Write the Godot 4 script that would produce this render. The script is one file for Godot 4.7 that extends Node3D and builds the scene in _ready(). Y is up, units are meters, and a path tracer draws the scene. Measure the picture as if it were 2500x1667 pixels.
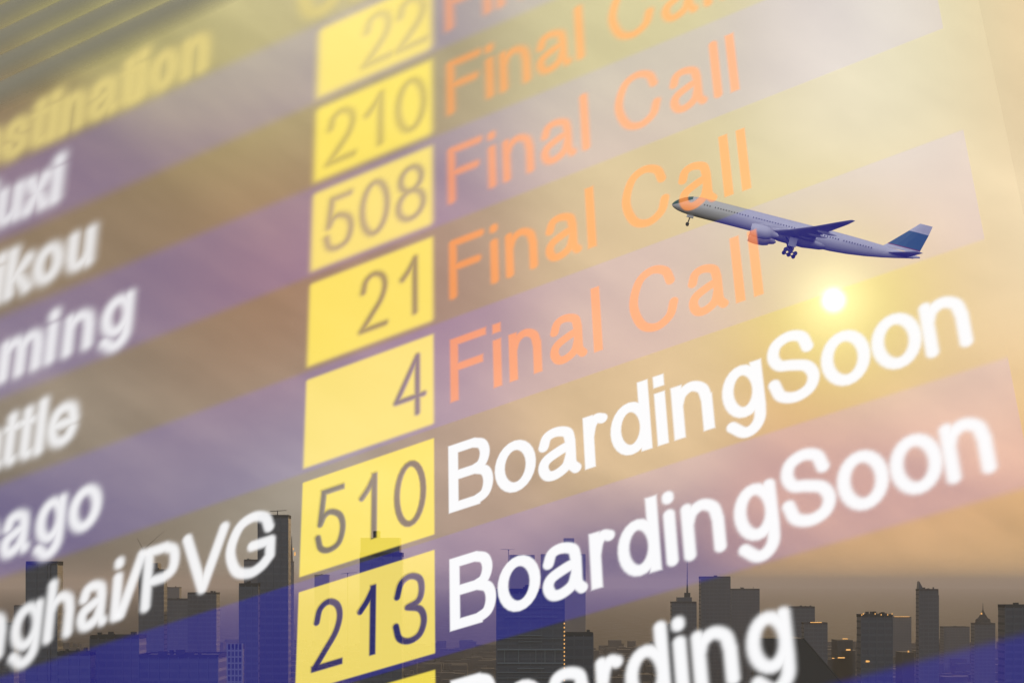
extends Node3D
# A see-through departures display hangs in front of a hazy city at sunset; an airliner climbs past behind it.

const EYE := Vector3(0, 230, 0)          # the camera stands high above the city
const FOCAL := 4723.7                    # pixels of a picture 2500 wide
const HORIZON := 1423.0                  # its row in that picture
const PITCH := 0.30                      # height of a row of the display
const CELL := 0.3594                     # width of a gate cell
const CAP := 0.180                       # height of a capital letter
const SUN_AT := Vector2(2036, 733)

var rng := RandomNumberGenerator.new()
var used := {}
var board: Node3D


func _ready() -> void:
	rng.seed = 7
	camera_sky_and_sun()
	ground()
	city()
	haze()
	departures_display()
	airliner()


# ---------------------------------------------------------------- camera, sky, sun

func toward(px: float, py: float) -> Vector3:
	return Vector3((px - 1250.0) / FOCAL, (HORIZON - py) / FOCAL, -1.0).normalized()


func camera_sky_and_sun() -> void:
	var cam := Camera3D.new()
	cam.name = "camera"
	add_child(cam)
	cam.position = EYE
	var near := 0.1
	var height := 1667.0 / FOCAL * near
	cam.set_frustum(height, Vector2(0, (HORIZON - 833.5) / FOCAL * near), near, 150000.0)
	cam.current = true
	var around := WorldEnvironment.new()
	around.name = "environment"
	var e := Environment.new()
	e.background_mode = Environment.BG_SKY
	e.tonemap_mode = Environment.TONE_MAPPER_LINEAR
	e.tonemap_exposure = 1.0
	e.sdfgi_enabled = true
	e.ssao_enabled = true
	e.ssil_enabled = true
	var sky := Sky.new()
	var m := PanoramaSkyMaterial.new()
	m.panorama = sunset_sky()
	sky.sky_material = m
	e.sky = sky
	e.background_energy_multiplier = 1.0
	around.environment = e
	add_child(around)
	var sun := DirectionalLight3D.new()
	sun.name = "sun"
	sun.light_energy = 0.4
	sun.light_color = Color(1.0, 0.84, 0.62)
	sun.light_angular_distance = 0.5
	sun.shadow_enabled = true
	sun.sky_mode = DirectionalLight3D.SKY_MODE_LIGHT_ONLY
	add_child(sun)
	sun.look_at_from_position(Vector3.ZERO, -toward(SUN_AT.x, SUN_AT.y))


func haze() -> void:
	for c in get_children():
		if c is WorldEnvironment:
			var e: Environment = c.environment
			e.fog_enabled = true
			e.fog_density = 0.00004
			e.fog_light_color = Color(0.94, 0.88, 0.83)


# colours of the evening air at places on the sky: azimuth, elevation (degrees), red, green, blue (linear light)
var air: Array = []


func air_at(px: float, py: float, r: float, g: float, b: float) -> void:
	var d := toward(px * 1.063, py * 1.063)
	air.append([rad_to_deg(atan2(d.x, -d.z)), rad_to_deg(asin(d.y)), lin(r), lin(g), lin(b)])


func lin(v: float) -> float:
	var c := v / 255.0
	return c / 12.92 if c <= 0.04045 else pow((c + 0.055) / 1.055, 2.4)


func sky_color(az: float, el: float) -> Vector3:
	var sum := Vector3.ZERO
	var all := 0.0
	for p in air:
		var dx: float = az - p[0]
		var dy: float = el - p[1]
		var q := dx * dx + dy * dy
		var w := exp(-q / 9.0) + 0.02 / (q + 20.0)
		sum += Vector3(p[2], p[3], p[4]) * w
		all += w
	return sum / all


func sunset_sky() -> ImageTexture:
	for p in [[300, 560, 140, 119, 95], [640, 380, 163, 125, 98], [560, 850, 158, 120, 92], [300, 960, 159, 146, 130], [660, 1130, 174, 171, 160], [450, 1215, 139, 127, 109], [1010, 215, 167, 153, 124], [1010, 600, 169, 135, 123], [1365, 130, 224, 215, 166], [1400, 470, 231, 204, 163], [1012, 1120, 190, 162, 145], [1400, 895, 230, 198, 154], [1800, 320, 213, 202, 154], [2000, 250, 271, 254, 239], [2120, 200, 199, 207, 157], [2262, 800, 252, 235, 197], [2262, 560, 254, 235, 197], [2060, 690, 213, 149, 96], [2150, 1230, 252, 185, 159], [1950, 1300, 220, 174, 132], [2200, 1330, 192, 168, 99], [1450, 1490, 84, 78, 73], [2340, 200, 255, 219, 173], [2338, 930, 240, 183, 105], [550, 130, 172, 167, 96], [640, 60, 231, 218, 173], [2080, 1330, 197, 166, 92], [226, 1313, 84, 78, 72]]:
		air_at(p[0], p[1], p[2], p[3], p[4])
	var sun := toward(SUN_AT.x, SUN_AT.y)
	var saz := rad_to_deg(atan2(sun.x, -sun.z))
	var sel := rad_to_deg(asin(sun.y))
	var wisps := FastNoiseLite.new()
	wisps.seed = 11
	wisps.frequency = 0.05
	wisps.fractal_octaves = 4
	var low := Image.create(512, 256, false, Image.FORMAT_RGBF)
	for y in 256:
		var el := 90.0 - (y + 0.5) / 256.0 * 180.0
		for x in 512:
			var az := wrapf((x + 0.5) / 512.0 * 360.0, -180.0, 180.0)  # the picture of the sky begins straight ahead
			var c := sky_color(az, maxf(el, 0.0))
			# sky behind the camera brightened to light the airliner; overhead it is dim
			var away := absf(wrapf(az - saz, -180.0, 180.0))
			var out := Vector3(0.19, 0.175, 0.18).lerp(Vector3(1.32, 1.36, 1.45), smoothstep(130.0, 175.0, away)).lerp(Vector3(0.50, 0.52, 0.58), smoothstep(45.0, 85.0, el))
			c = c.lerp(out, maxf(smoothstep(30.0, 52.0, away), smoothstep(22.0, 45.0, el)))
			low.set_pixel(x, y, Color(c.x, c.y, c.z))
	low.resize(4096, 2048, Image.INTERPOLATE_BILINEAR)
	var px := 4096.0 / 360.0
	for y in range(int((90.0 - 26.0) * px), int(90.0 * px)):
		var el := 90.0 - (y + 0.5) / px
		for x in range(int((360.0 - 26.0) * px), int((360.0 + 26.0) * px)):
			var az := (x + 0.5) / px - 360.0
			var c := sky_color(az, maxf(el, 0.0))
			# streaks of cloud, long across the falling diagonal
			var u := az - el * 0.55
			var v := el + az * 0.55
			var n := wisps.get_noise_3d(v * 8.0, u * 2.2, 0.0)
			var n2 := wisps.get_noise_3d(az * 5.0, el * 9.0, 40.0)
			c *= 1.0 + (0.22 - 0.13 * smoothstep(-6.0, 6.0, az) * smoothstep(2.0, 6.0, el)) * n + (0.05 + 0.08 * (1.0 - smoothstep(4.0, 9.0, el))) * n2
			var far := rad_to_deg(acos(clampf(sun.dot(Vector3(sin(deg_to_rad(az)) * cos(deg_to_rad(el)), sin(deg_to_rad(el)), -cos(deg_to_rad(az)) * cos(deg_to_rad(el)))), -1.0, 1.0)))
			c = c.lerp(Vector3(1.0, 0.86, 0.30), 0.9 * exp(-far * far / 8.0))
			c += Vector3(0.9, 0.85, 0.5) * 0.4 * exp(-far * far / 0.9)
			c += Vector3(1.2, 1.2, 1.25) * (1.0 - smoothstep(0.12, 0.46, far))
			var edge := 1.0 - smoothstep(17.0, 25.0, maxf(absf(az), el))
			var was := low.get_pixel(x % 4096, y)
			c = Vector3(was.r, was.g, was.b).lerp(c, edge)
			low.set_pixel(x % 4096, y, Color(c.x, c.y, c.z))
	return ImageTexture.create_from_image(low)


# ---------------------------------------------------------------- helpers

func numbered(called: String, parent: Node) -> String:
	var key := str(parent.get_instance_id()) + called
	var n: int = used.get(key, 0)
	used[key] = n + 1
	return called if n == 0 else "%s_%03d" % [called, n]


func put(called: String, mesh: Mesh, m: Material, parent: Node = self, at := Vector3.ZERO) -> MeshInstance3D:
	var o := MeshInstance3D.new()
	o.name = numbered(called, parent)
	o.mesh = mesh
	o.material_override = m
	o.position = at
	parent.add_child(o, true)
	return o


func thing(called: String, label: String, category: String, at: Vector3, group := "") -> Node3D:
	var o := Node3D.new()
	o.name = numbered(called, self)
	o.position = at
	tag(o, label, category, group)
	add_child(o, true)
	return o


func tag(o: Node, label: String, category: String, group := "") -> void:
	o.set_meta("label", label)
	o.set_meta("category", category)
	if group:
		o.set_meta("group", group)


func paint(r: float, g: float, b: float, rough := 0.6, metal := 0.0) -> StandardMaterial3D:
	var m := StandardMaterial3D.new()
	m.albedo_color = Color(r, g, b).linear_to_srgb()
	m.roughness = rough
	m.metallic = metal
	return m


# light that a display gives off: its colour in linear light, and the share of the view behind that it covers
func led(r: float, g: float, b: float, cover := 1.0) -> StandardMaterial3D:
	var m := StandardMaterial3D.new()
	var top := maxf(r, maxf(g, b))
	var ink := Color(0.01, 0.01, 0.012).linear_to_srgb()
	m.albedo_color = Color(ink.r, ink.g, ink.b, cover)
	m.roughness = 0.9
	m.specular_mode = BaseMaterial3D.SPECULAR_DISABLED
	m.transparency = BaseMaterial3D.TRANSPARENCY_ALPHA
	m.vertex_color_use_as_albedo = true
	m.emission_enabled = true
	m.emission = Color(r / top, g / top, b / top).linear_to_srgb()
	m.emission_energy_multiplier = top
	return m


func box(st: SurfaceTool, lo: Vector3, hi: Vector3) -> void:
	var c := [Vector3(lo.x, lo.y, lo.z), Vector3(hi.x, lo.y, lo.z), Vector3(hi.x, hi.y, lo.z), Vector3(lo.x, hi.y, lo.z),
		Vector3(lo.x, lo.y, hi.z), Vector3(hi.x, lo.y, hi.z), Vector3(hi.x, hi.y, hi.z), Vector3(lo.x, hi.y, hi.z)]
	for f in [[4, 7, 6, 5], [1, 2, 3, 0], [0, 3, 7, 4], [5, 6, 2, 1], [7, 3, 2, 6], [0, 4, 5, 1]]:
		quad(st, c[f[0]], c[f[1]], c[f[2]], c[f[3]])


func quad(st: SurfaceTool, a: Vector3, b: Vector3, c: Vector3, d: Vector3) -> void:
	for v in [a, b, c, a, c, d]:
		st.add_vertex(v)


func begin() -> SurfaceTool:
	var st := SurfaceTool.new()
	st.begin(Mesh.PRIMITIVE_TRIANGLES)
	st.set_smooth_group(-1)
	return st


func done(st: SurfaceTool) -> ArrayMesh:
	st.generate_normals()
	return st.commit()


func bar(st: SurfaceTool, a: Vector3, b: Vector3, ra: float, rb: float, sides := 8) -> void:
	var d := (b - a).normalized()
	var s := d.cross(Vector3.UP if absf(d.y) < 0.9 else Vector3.RIGHT).normalized()
	var t := s.cross(d).normalized()
	for i in sides:
		var p := TAU * i / sides
		var q := TAU * (i + 1) / sides
		var e := s * cos(p) + t * sin(p)
		var f := s * cos(q) + t * sin(q)
		quad(st, a + e * ra, a + f * ra, b + f * rb, b + e * rb)
		for v in [b, b + e * rb, b + f * rb, a, a + f * ra, a + e * ra]:
			st.add_vertex(v)


# rings of points joined by quads; ends closed with fans
func loft(st: SurfaceTool, rings: Array, close := true) -> void:
	for i in rings.size() - 1:
		var a: Array = rings[i]
		var b: Array = rings[i + 1]
		var n := a.size()
		for k in n:
			quad(st, a[k], a[(k + 1) % n], b[(k + 1) % n], b[k])
	if close:
		for end in [0, rings.size() - 1]:
			var r: Array = rings[end]
			var mid := Vector3.ZERO
			for v in r:
				mid += v
			mid /= r.size()
			for k in r.size():
				var p: Vector3 = r[k]
				var q: Vector3 = r[(k + 1) % r.size()]
				for v in ([mid, q, p] if end == 0 else [mid, p, q]):
					st.add_vertex(v)


# ---------------------------------------------------------------- ground and city

func ground() -> void:
	var st := begin()
	var c := Vector3(0, 0, -30000)
	var n := 48
	for i in n:
		for v in [c, c + Vector3(cos(TAU * i / n), 0, sin(TAU * i / n)) * 60000.0, c + Vector3(cos(TAU * (i + 1) / n), 0, sin(TAU * (i + 1) / n)) * 60000.0]:
			st.add_vertex(v)
	var m := paint(0.06, 0.06, 0.065, 0.9)
	var noise := NoiseTexture2D.new()
	noise.width = 512
	noise.height = 512
	noise.seamless = true
	var f := FastNoiseLite.new()
	f.seed = 3
	f.frequency = 0.02
	f.noise_type = FastNoiseLite.TYPE_CELLULAR
	noise.noise = f
	m.albedo_texture = noise
	m.albedo_color = Color(0.36, 0.37, 0.40)
	m.uv1_triplanar = true
	m.uv1_world_triplanar = true
	m.uv1_scale = Vector3.ONE * 0.0016
	m.metallic_specular = 0.1
	put("ground", done(st), m).set_meta("kind", "structure")


var glass_dark: StandardMaterial3D
var band_dark: StandardMaterial3D
var roof_dark: StandardMaterial3D
var gold: StandardMaterial3D


# a point of the photograph (pixels of a 2352 wide copy) at a distance
func place(px: float, py: float, far: float) -> Vector3:
	return EYE + Vector3((px - 1176.0) / 4444.0, (1338.7 - py) / 4444.0, -1.0) * far


# a tower from its edges and roof line in the photograph: wall, bands, mullions, parapet and roof plant
func tower(called: String, label: String, x0: float, x1: float, top: float, far: float, plant := 0.4, floor_height := 7.0) -> Node3D:
	var a := place(x0, top, far)
	var b := place(x1, top, far)
	var w := b.x - a.x
	var h := a.y
	var deep := w * 0.8
	var t := thing(called, label, "building", Vector3((a.x + b.x) / 2, 0, -far - deep / 2), "towers of the hazy skyline")
	var st := begin()
	box(st, Vector3(-w / 2, 0, -deep / 2), Vector3(w / 2, h, deep / 2))
	put("wall", done(st), glass_dark, t)
	st = begin()
	var y := floor_height * 2
	while y < h - 3.0:
		box(st, Vector3(-w / 2 - 0.15, y, -deep / 2 - 0.15), Vector3(w / 2 + 0.15, y + floor_height * 0.32, deep / 2 + 0.5))
		y += floor_height
	var bands := put("floor_band", done(st), band_dark, t)
	bands.set_meta("kind", "stuff")
	st = begin()
	var n := maxi(3, int(w / 7.0))
	for i in n + 1:
		var x := -w / 2 + w * i / n
		box(st, Vector3(x - 0.4, 0, deep / 2 - 0.4), Vector3(x + 0.4, h - 1.0, deep / 2 + 0.7))
	var mull := put("mullion", done(st), band_dark, t)
	mull.set_meta("kind", "stuff")
	st = begin()
	var p := 0.3
	box(st, Vector3(-w / 2 - p, h - 2.0, deep / 2 - 0.6), Vector3(w / 2 + p, h + 1.2, deep / 2 + p))
	box(st, Vector3(-w / 2 - p, h - 2.0, -deep / 2 - p), Vector3(w / 2 + p, h + 1.2, -deep / 2 + 0.6))
	box(st, Vector3(-w / 2 - p, h - 2.0, -deep / 2 + 0.61), Vector3(-w / 2 + 0.6, h + 1.19, deep / 2 - 0.61))
	box(st, Vector3(w / 2 - 0.6, h - 2.0, -deep / 2 + 0.61), Vector3(w / 2 + p, h + 1.19, deep / 2 - 0.61))
	put("parapet", done(st), roof_dark, t)
	if plant > 0.0:
		for i in int(plant * 10):
			var x := rng.randf_range(-w * 0.42, w * 0.36)
			var z := rng.randf_range(-deep * 0.3, deep * 0.4)
			part_box("roof_plant", t, Vector3(x, h - 0.3, z), Vector3(x + rng.randf_range(1.5, w * 0.12), h + rng.randf_range(1.5, 4.0), z + 3.0), roof_dark)
	t.set_meta("size", Vector3(w, h, deep))
	return t


func part_box(called: String, t: Node3D, lo: Vector3, hi: Vector3, m: Material) -> void:
	var st := begin()
	box(st, lo, hi)
	put(called, done(st), m, t)


func part_bars(called: String, t: Node3D, bars: Array, m: Material) -> void:
	var st := begin()
	for b in bars:
		bar(st, b[0], b[1], b[2], b[3], 6)
	put(called, done(st), m, t)


# a tower crane: mast, jib, counter jib with its weight
func crane(label: String, px: float, base_y: float, top_y: float, far: float, jib: Vector2, back: Vector2) -> void:
	var foot := place(px, base_y, far)
	var head := place(px, top_y, far)
	var t := thing("tower_crane", label, "crane", Vector3(foot.x, 0, -far), "cranes over the city")
	var h := head.y
	var r := far / 4444.0 * 0.7
	part_bars("mast", t, [[Vector3(-r, 0, -r), Vector3(-r, h, -r), r * 0.4, r * 0.4], [Vector3(r, 0, r), Vector3(r, h, r), r * 0.4, r * 0.4], [Vector3(0, 0, 0), Vector3(0, h, 0), r * 0.4, r * 0.4]], roof_dark)
	var s := far / 4444.0
	part_bars("jib", t, [[Vector3(0, h, 0), Vector3(jib.x * s, h + jib.y * s, 0), r * 0.7, r * 0.3]], roof_dark)
	part_bars("counter_jib", t, [[Vector3(0, h, 0.2), Vector3(back.x * s, h + back.y * s, 0.2), r * 0.7, r * 0.5]], roof_dark)
	part_box("cab", t, Vector3(-r * 2, h - r * 3, -r * 2), Vector3(r * 2, h, r * 2), roof_dark)


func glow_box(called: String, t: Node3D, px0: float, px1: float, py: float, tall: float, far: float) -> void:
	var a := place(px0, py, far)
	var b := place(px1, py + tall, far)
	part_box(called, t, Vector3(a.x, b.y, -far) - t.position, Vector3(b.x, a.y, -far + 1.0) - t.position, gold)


func city() -> void:
	glass_dark = paint(0.020, 0.030, 0.052, 0.35)
	band_dark = paint(0.042, 0.054, 0.078, 0.6)
	roof_dark = paint(0.03, 0.034, 0.042, 0.95)
	roof_dark.metallic_specular = 0.15
	gold = paint(0.3, 0.2, 0.1)  # glows in place of glints off roofs and corners; also lit windows
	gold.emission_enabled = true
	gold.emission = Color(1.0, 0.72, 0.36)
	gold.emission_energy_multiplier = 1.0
	var t: Node3D
	var s: Vector3
	# the near tower behind the display, sun glints on its edge painted as glowing boxes
	t = tower("glass_tower", "nearest wide dark tower with gold lit corner behind the lower letters", 1141, 1296, 1356, 1250, 0.6, 5.0)
	s = t.get_meta("size")
	for i in 15:
		var y := 1430.0 + i * 9.3
		glow_box("corner_glint", t, 1295.0, 1297.6, y, 3.4, 1249)
	var ledge := paint(0.10, 0.125, 0.15, 0.6)
	for q in [[1142, 1295, 1395, 1.2], [1160, 1280, 1416, 1.2], [1190, 1245, 1458, 1.6], [1142, 1295, 1466, 1.0], [1190, 1245, 1473, 1.2], [1142, 1295, 1489.5, 3.6], [1142, 1295, 1521, 3.0], [1188, 1250, 1534, 1.6], [1142, 1295, 1543, 1.6], [1142, 1295, 1556, 1.2]]:
		var p := place(q[0], q[2], 1250)
		var r := place(q[1], q[2] + q[3], 1250)
		part_box("ledge", t, Vector3(p.x - t.position.x, r.y, s.z / 2 + 0.81), Vector3(r.x - t.position.x, p.y, s.z / 2 + 2.2), ledge)
	for x in [1158, 1190, 1230, 1251, 1274]:
		var p := place(x, 1493.2, 1250)
		var r := place(x + 1.6, 1520.9, 1250)
		part_box("pier", t, Vector3(p.x - t.position.x, r.y, s.z / 2 + 0.82), Vector3(r.x - t.position.x, p.y, s.z / 2 + 2.0), ledge)
	tower("office_tower", "low dark flat roofed block beside the tower with the gold lit corner", 1297.5, 1362, 1456, 1400, 0.2)
	tower("office_tower", "pale hazy tower rising just behind the tower with the gold lit corner", 1170, 1228, 1275, 7600, 0.5)
	t = tower("stepped_tower", "hazy stepped tower with a higher middle block behind the white letters", 1243, 1345, 1273, 7800, 0.3)
	s = t.get_meta("size")
	part_box("upper_block", t, Vector3(s.x * 0.02, s.y, -s.z * 0.3), Vector3(s.x * 0.25, s.y + 66, s.z * 0.3), glass_dark)
	t = tower("office_tower", "dark navy tower seen between and through the lowest yellow gate cells", 827, 922, 1272, 1500, 0.5)
	s = t.get_meta("size")
	part_box("upper_block", t, Vector3(-s.x / 2 + 0.2, s.y + 1.21, -s.z / 2), Vector3(s.x * 0.45, s.y + 12.5, s.z / 2 - 0.3), glass_dark)
	part_box("roof_plant", t, Vector3(-s.x * 0.2, s.y + 12.5, -6), Vector3(-s.x * 0.05, s.y + 18, 6), roof_dark)
	tower("office_tower", "faint short tower by the edge of the lowest yellow gate cells", 722, 755, 1320, 7800, 0.2)
	# the tall pair behind the last letters of the destination column
	t = tower("office_tower", "tallest dark tower with a rooftop crane behind the last destination letter", 592, 661, 1185, 1900, 0.4)
	s = t.get_meta("size")
	part_bars("roof_crane", t, [[Vector3(0.1 * s.x, s.y, 0), Vector3(0.1 * s.x, s.y + 6, 0), 0.6, 0.4], [Vector3(-0.15 * s.x, s.y + 5, 0), Vector3(0.4 * s.x, s.y + 6, 0), 0.4, 0.3]], roof_dark)
	tower("office_tower", "shoulder tower leaning against the tallest dark tower", 560, 591.5, 1286, 3600, 0.3)
	tower("office_tower", "broad lower block in front of the tallest dark tower", 549, 592, 1342, 1800, 0.3)
	t = tower("spire_tower", "slim spired tower with gold glints beside the tallest dark tower", 664, 674, 1290, 5600, 0.0)
	s = t.get_meta("size")
	part_bars("spire", t, [[Vector3(0, s.y, 0), Vector3(0, s.y + 75, 0), 4.0, 0.7]], roof_dark)
	glow_box("roof_glint", t, 675, 678.5, 1268, 8, 5590)  # gold glints put in as glowing boxes
	glow_box("roof_glint", t, 672, 674, 1258, 5, 5590)
	# the group under the destination column
	t = tower("office_tower", "dark square tower under the bottom destination letters with a lighter vertical seam", 59, 130, 1292, 1600, 0.0)
	s = t.get_meta("size")
	part_box("seam", t, Vector3(s.x * 0.26, 0, s.z / 2), Vector3(s.x * 0.29, s.y - 1.5, s.z / 2 + 1.4), band_dark)
	tower("office_tower", "faint narrow tower at the outer side of the dark square tower", 31, 58.5, 1391, 4300, 0.2)
	tower("office_tower", "lowest block at the very edge of the skyline beyond the square tower", -30, 30, 1433, 2100, 0.3)
	t = tower("unfinished_tower", "unfinished tower with stepped top carrying two crane arms", 318, 375, 1309, 2800, 0.2)
	s = t.get_meta("size")
	part_box("upper_block", t, Vector3(-s.x * 0.5, s.y - 0.2, -s.z / 2), Vector3(-s.x * 0.02, s.y + 21, s.z * 0.45), glass_dark)
	part_box("upper_block", t, Vector3(-s.x * 0.018, s.y - 0.2, -s.z / 2), Vector3(s.x * 0.25, s.y + 10, s.z * 0.45), glass_dark)
	crane("luffing tower crane with two raised thin arms on the unfinished tower", 328, 1275, 1262, 2800, Vector2(50, 44), Vector2(-14, 26))
	tower("office_tower", "grey block with flat roof next to the unfinished tower", 376, 430, 1376, 3400, 0.4)
	tower("office_tower", "small pale upper block peeping over the grey flat roofed block", 375, 411, 1349, 6500, 0.2)
	tower("office_tower", "dark block with small roof hut between the letters and the tallest tower", 430.5, 496, 1362, 3000, 0.5)
	tower("low_block", "long dark low block below the letters beside the square tower", 131, 205, 1500, 1400, 0.5)
	tower("low_block", "dark lower block in front of the unfinished tower", 206, 318, 1462, 1700, 0.5)
	tower("low_block", "long low dark block at the foot of the grey flat roofed block", 318.5, 500, 1506, 1500, 0.6)
	t = tower("lattice_tower", "pale slim tower with a grid of windows low before the tallest tower", 522, 556, 1484, 1300, 0.0, 4.0)
	s = t.get_meta("size")
	var pale := paint(0.16, 0.17, 0.2, 0.6)
	var st := begin()
	for i in 5:
		box(st, Vector3(-s.x / 2 + s.x * i / 4 - 0.4, s.y - 60, s.z / 2 + 0.9), Vector3(-s.x / 2 + s.x * i / 4 + 0.4, s.y + 2, s.z / 2 + 1.6))
	for i in 14:
		box(st, Vector3(-s.x / 2, s.y - 58 + i * 4.2, s.z / 2 + 0.92), Vector3(s.x / 2, s.y - 57 + i * 4.2, s.z / 2 + 1.5))
	put("facade_grid", done(st), pale, t)
	crane("thin distant crane left of the navy tower by the yellow cells", 798, 1340, 1316, 3000, Vector2(22, 2), Vector2(-16, -2))
	crane("thin distant crane standing over the pale hazy tower", 1168, 1300, 1262, 3800, Vector2(14, 1), Vector2(-18, 1))
	# the group on the sunny side
	t = tower("spire_tower", "dark tower with stepped crown and a tall needle spire", 1544, 1600, 1383, 3300, 0.0)
	s = t.get_meta("size")
	part_box("crown", t, Vector3(-s.x * 0.27, s.y + 0.5, -s.z * 0.3), Vector3(s.x * 0.33, s.y + 8.5, s.z * 0.3), glass_dark)
	part_box("crown", t, Vector3(s.x * 0.04, s.y + 8.5, -s.z * 0.1), Vector3(s.x * 0.28, s.y + 16.0, s.z * 0.1), roof_dark)
	part_bars("spire", t, [[Vector3(s.x * 0.16, s.y + 16, 0), Vector3(s.x * 0.16, s.y + 30, 0), 1.9, 1.2], [Vector3(s.x * 0.16, s.y + 30, 0), Vector3(s.x * 0.16, s.y + 72, 0), 1.0, 0.3]], roof_dark)
	tower("low_block", "dark low block at the foot of the needle spired tower", 1520, 1560, 1440, 1900, 0.4)
	tower("office_tower", "tall plain slab tower next to the needle spired tower", 1611, 1678, 1325, 3600, 0.2)
	t = tower("office_tower", "hazy slab tower with roof railings touching the tall plain slab", 1680, 1745, 1353, 4200, 0.2)
	s = t.get_meta("size")
	part_bars("antenna", t, [[Vector3(-s.x * 0.12, s.y, 0), Vector3(-s.x * 0.12, s.y + 5, 0), 0.6, 0.4], [Vector3(s.x * 0.33, s.y, 0), Vector3(s.x * 0.33, s.y + 5, 0), 0.6, 0.4]], roof_dark)
	tower("office_tower", "dark tower with a slanting mast beyond the last white letter", 1818, 1872, 1394, 3400, 0.3)
	t = tower("office_tower", "lower grey block with gold roof edge before the dark tower", 1848, 1901, 1431, 3200, 0.2)
	glow_box("roof_edge", t, 1862, 1888, 1428.5, 1.6, 3198)
	# a long slope of roof running down to the edge of the picture
	var r0 := place(1846, 1466, 1500)
	var r1 := place(1938, 1572, 1500)
	t = thing("sloped_hall", "dark hall with a long straight sloping roof edge running down beneath the last letter", "building", Vector3(r0.x, 0, -1500), "towers of the hazy skyline")
	var dx := r1.x - r0.x
	st = begin()
	var left := -95.0 / 4444.0 * 1500
	var prof := [Vector3(left, 0, 0), Vector3(left, r0.y, 0), Vector3(0, r0.y, 0), Vector3(dx, r1.y, 0), Vector3(dx, 0, 0)]
	var back: Array = []
	for v in prof:
		back.append(v + Vector3(0, 0, -50))
	loft(st, [prof, back])
	put("wall", done(st), roof_dark, t)
	part_bars("roof_edge", t, [[Vector3(0, r0.y, 0.4), Vector3(dx, r1.y, 0.4), 0.7, 0.7]], roof_dark)
	t = tower("office_tower", "dark square tower with cluttered roof, gold glints and one lit window", 1979, 2051, 1413, 2000, 1.6)
	glow_box("lit_window", t, 1989.5, 1995.5, 1516.5, 4.2, 1999)
	glow_box("lit_window", t, 1996.2, 1998, 1517, 3.2, 1999)
	for x in [1979.5, 1983, 2010, 2024, 2039, 2049]:
		glow_box("roof_glint", t, x, x + 1.6, 1408 + fmod(x, 3.0), 3.2, 1990)  # roof glints painted as small glowing boxes
	t = tower("office_tower", "very faint tower with a glinting roof line beside the cluttered roof", 2052.5, 2094, 1417, 5400, 0.0)
	glow_box("roof_edge", t, 2055, 2090, 1415.4, 1.2, 5390)  # roof line glint done as a glowing strip
	t = tower("horned_tower", "tower with one sharp horn rising from its notched roof", 2112, 2156, 1354, 3200, 0.4)
	s = t.get_meta("size")
	st = begin()
	var horn := [Vector3(-s.x * 0.5, s.y, s.z * 0.3), Vector3(-s.x * 0.46, s.y + 14, s.z * 0.3), Vector3(-s.x * 0.3, s.y + 5, s.z * 0.3), Vector3(-s.x * 0.22, s.y, s.z * 0.3)]
	var horn2: Array = []
	for v in horn:
		horn2.append(v + Vector3(0, 0, -s.z * 0.6))
	loft(st, [horn, horn2])
	put("roof_horn", done(st), glass_dark, t)
	part_box("side_bay", t, Vector3(s.x / 2, 0, -s.z * 0.4), Vector3(s.x * 0.56, s.y - 9, s.z * 0.4), glass_dark)
	t = tower("pagoda_tower", "tower crowned by a small pagoda roof and pinnacle", 2240, 2287, 1432, 3900, 0.0)
	s = t.get_meta("size")
	var u := 3900.0 / 4444.0
	st = begin()
	for lay in [[0.0, 24.0, 8.0, 17.0], [10.0, 16.0, 6.0, 9.0], [18.0, 9.0, 4.0, 5.0], [24.0, 5.0, 4.0, 2.0]]:
		var ring: Array = []
		for q in [[lay[0], lay[1]], [lay[0] + lay[2] * 0.4, lay[1] * 0.72], [lay[0] + lay[2], lay[3]], [lay[0] + lay[2] + 2.5, lay[3] * 0.9]]:
			var one: Array = []
			for k in 8:
				var p := TAU * k / 8.0 + PI / 8
				one.append(Vector3(cos(p) * q[1] * u, s.y + q[0] * u, sin(p) * q[1] * u))
			ring.append(one)
		ring.reverse()
		loft(st, ring)
	put("pagoda_roof", done(st), roof_dark, t)
	part_bars("pinnacle", t, [[Vector3(0, s.y + 28 * u, 0), Vector3(0, s.y + 47 * u, 0), 1.2, 0.3]], roof_dark)
	glow_box("roof_glint", t, 2254, 2257, 1407, 4, 3899)  # glowing box for a gold glint
	tower("office_tower", "dark slab tower cut by the edge of the picture past the pagoda roof", 2310, 2390, 1391, 1900, 0.3)
	tower("office_tower", "faint low block between the horned tower and the pagoda roof", 2170, 2228, 1440, 5000, 0.3)
	# low roofs far off in the haze, their gold glints made as glowing boxes
	for q in [[1925, 1941, 1509, 2.6, "low far roof with the longest gold glint strip"], [1944, 1954, 1490.5, 3.4, "low far roof with a bright gold patch beside the cluttered roof tower"],
			[1749, 1757, 1480, 4.0, "low far roof with gold glints inside the loop of the last letter"], [1936, 1948, 1466, 1.8, "low far roof with a faint gold line, highest of its kind"],
			[2086, 2089, 1494, 4.0, "low far roof with one small gold dot near the horned tower"], [1912, 1917, 1510.5, 2.0, "low far roof with a tiny gold tip beside the longest strip"]]:
		var a := place(q[0] - 12, q[2] + 4, 3300)
		var b := place(q[1] + 12, q[2] + 4, 3300)
		t = thing("low_house", q[4], "building", Vector3((a.x + b.x) / 2, 0, -3320), "low lit roofs in the haze")
		part_box("wall", t, Vector3(a.x, 0, -3360) - t.position * Vector3(1, 0, 1) , Vector3(b.x, a.y, -3301) - t.position * Vector3(1, 0, 1), roof_dark)
		glow_box("roof_glint", t, q[0], q[1], q[2], q[3], 3300)
	# the rest of the city, lost in haze
	var mm := MultiMesh.new()
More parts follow.
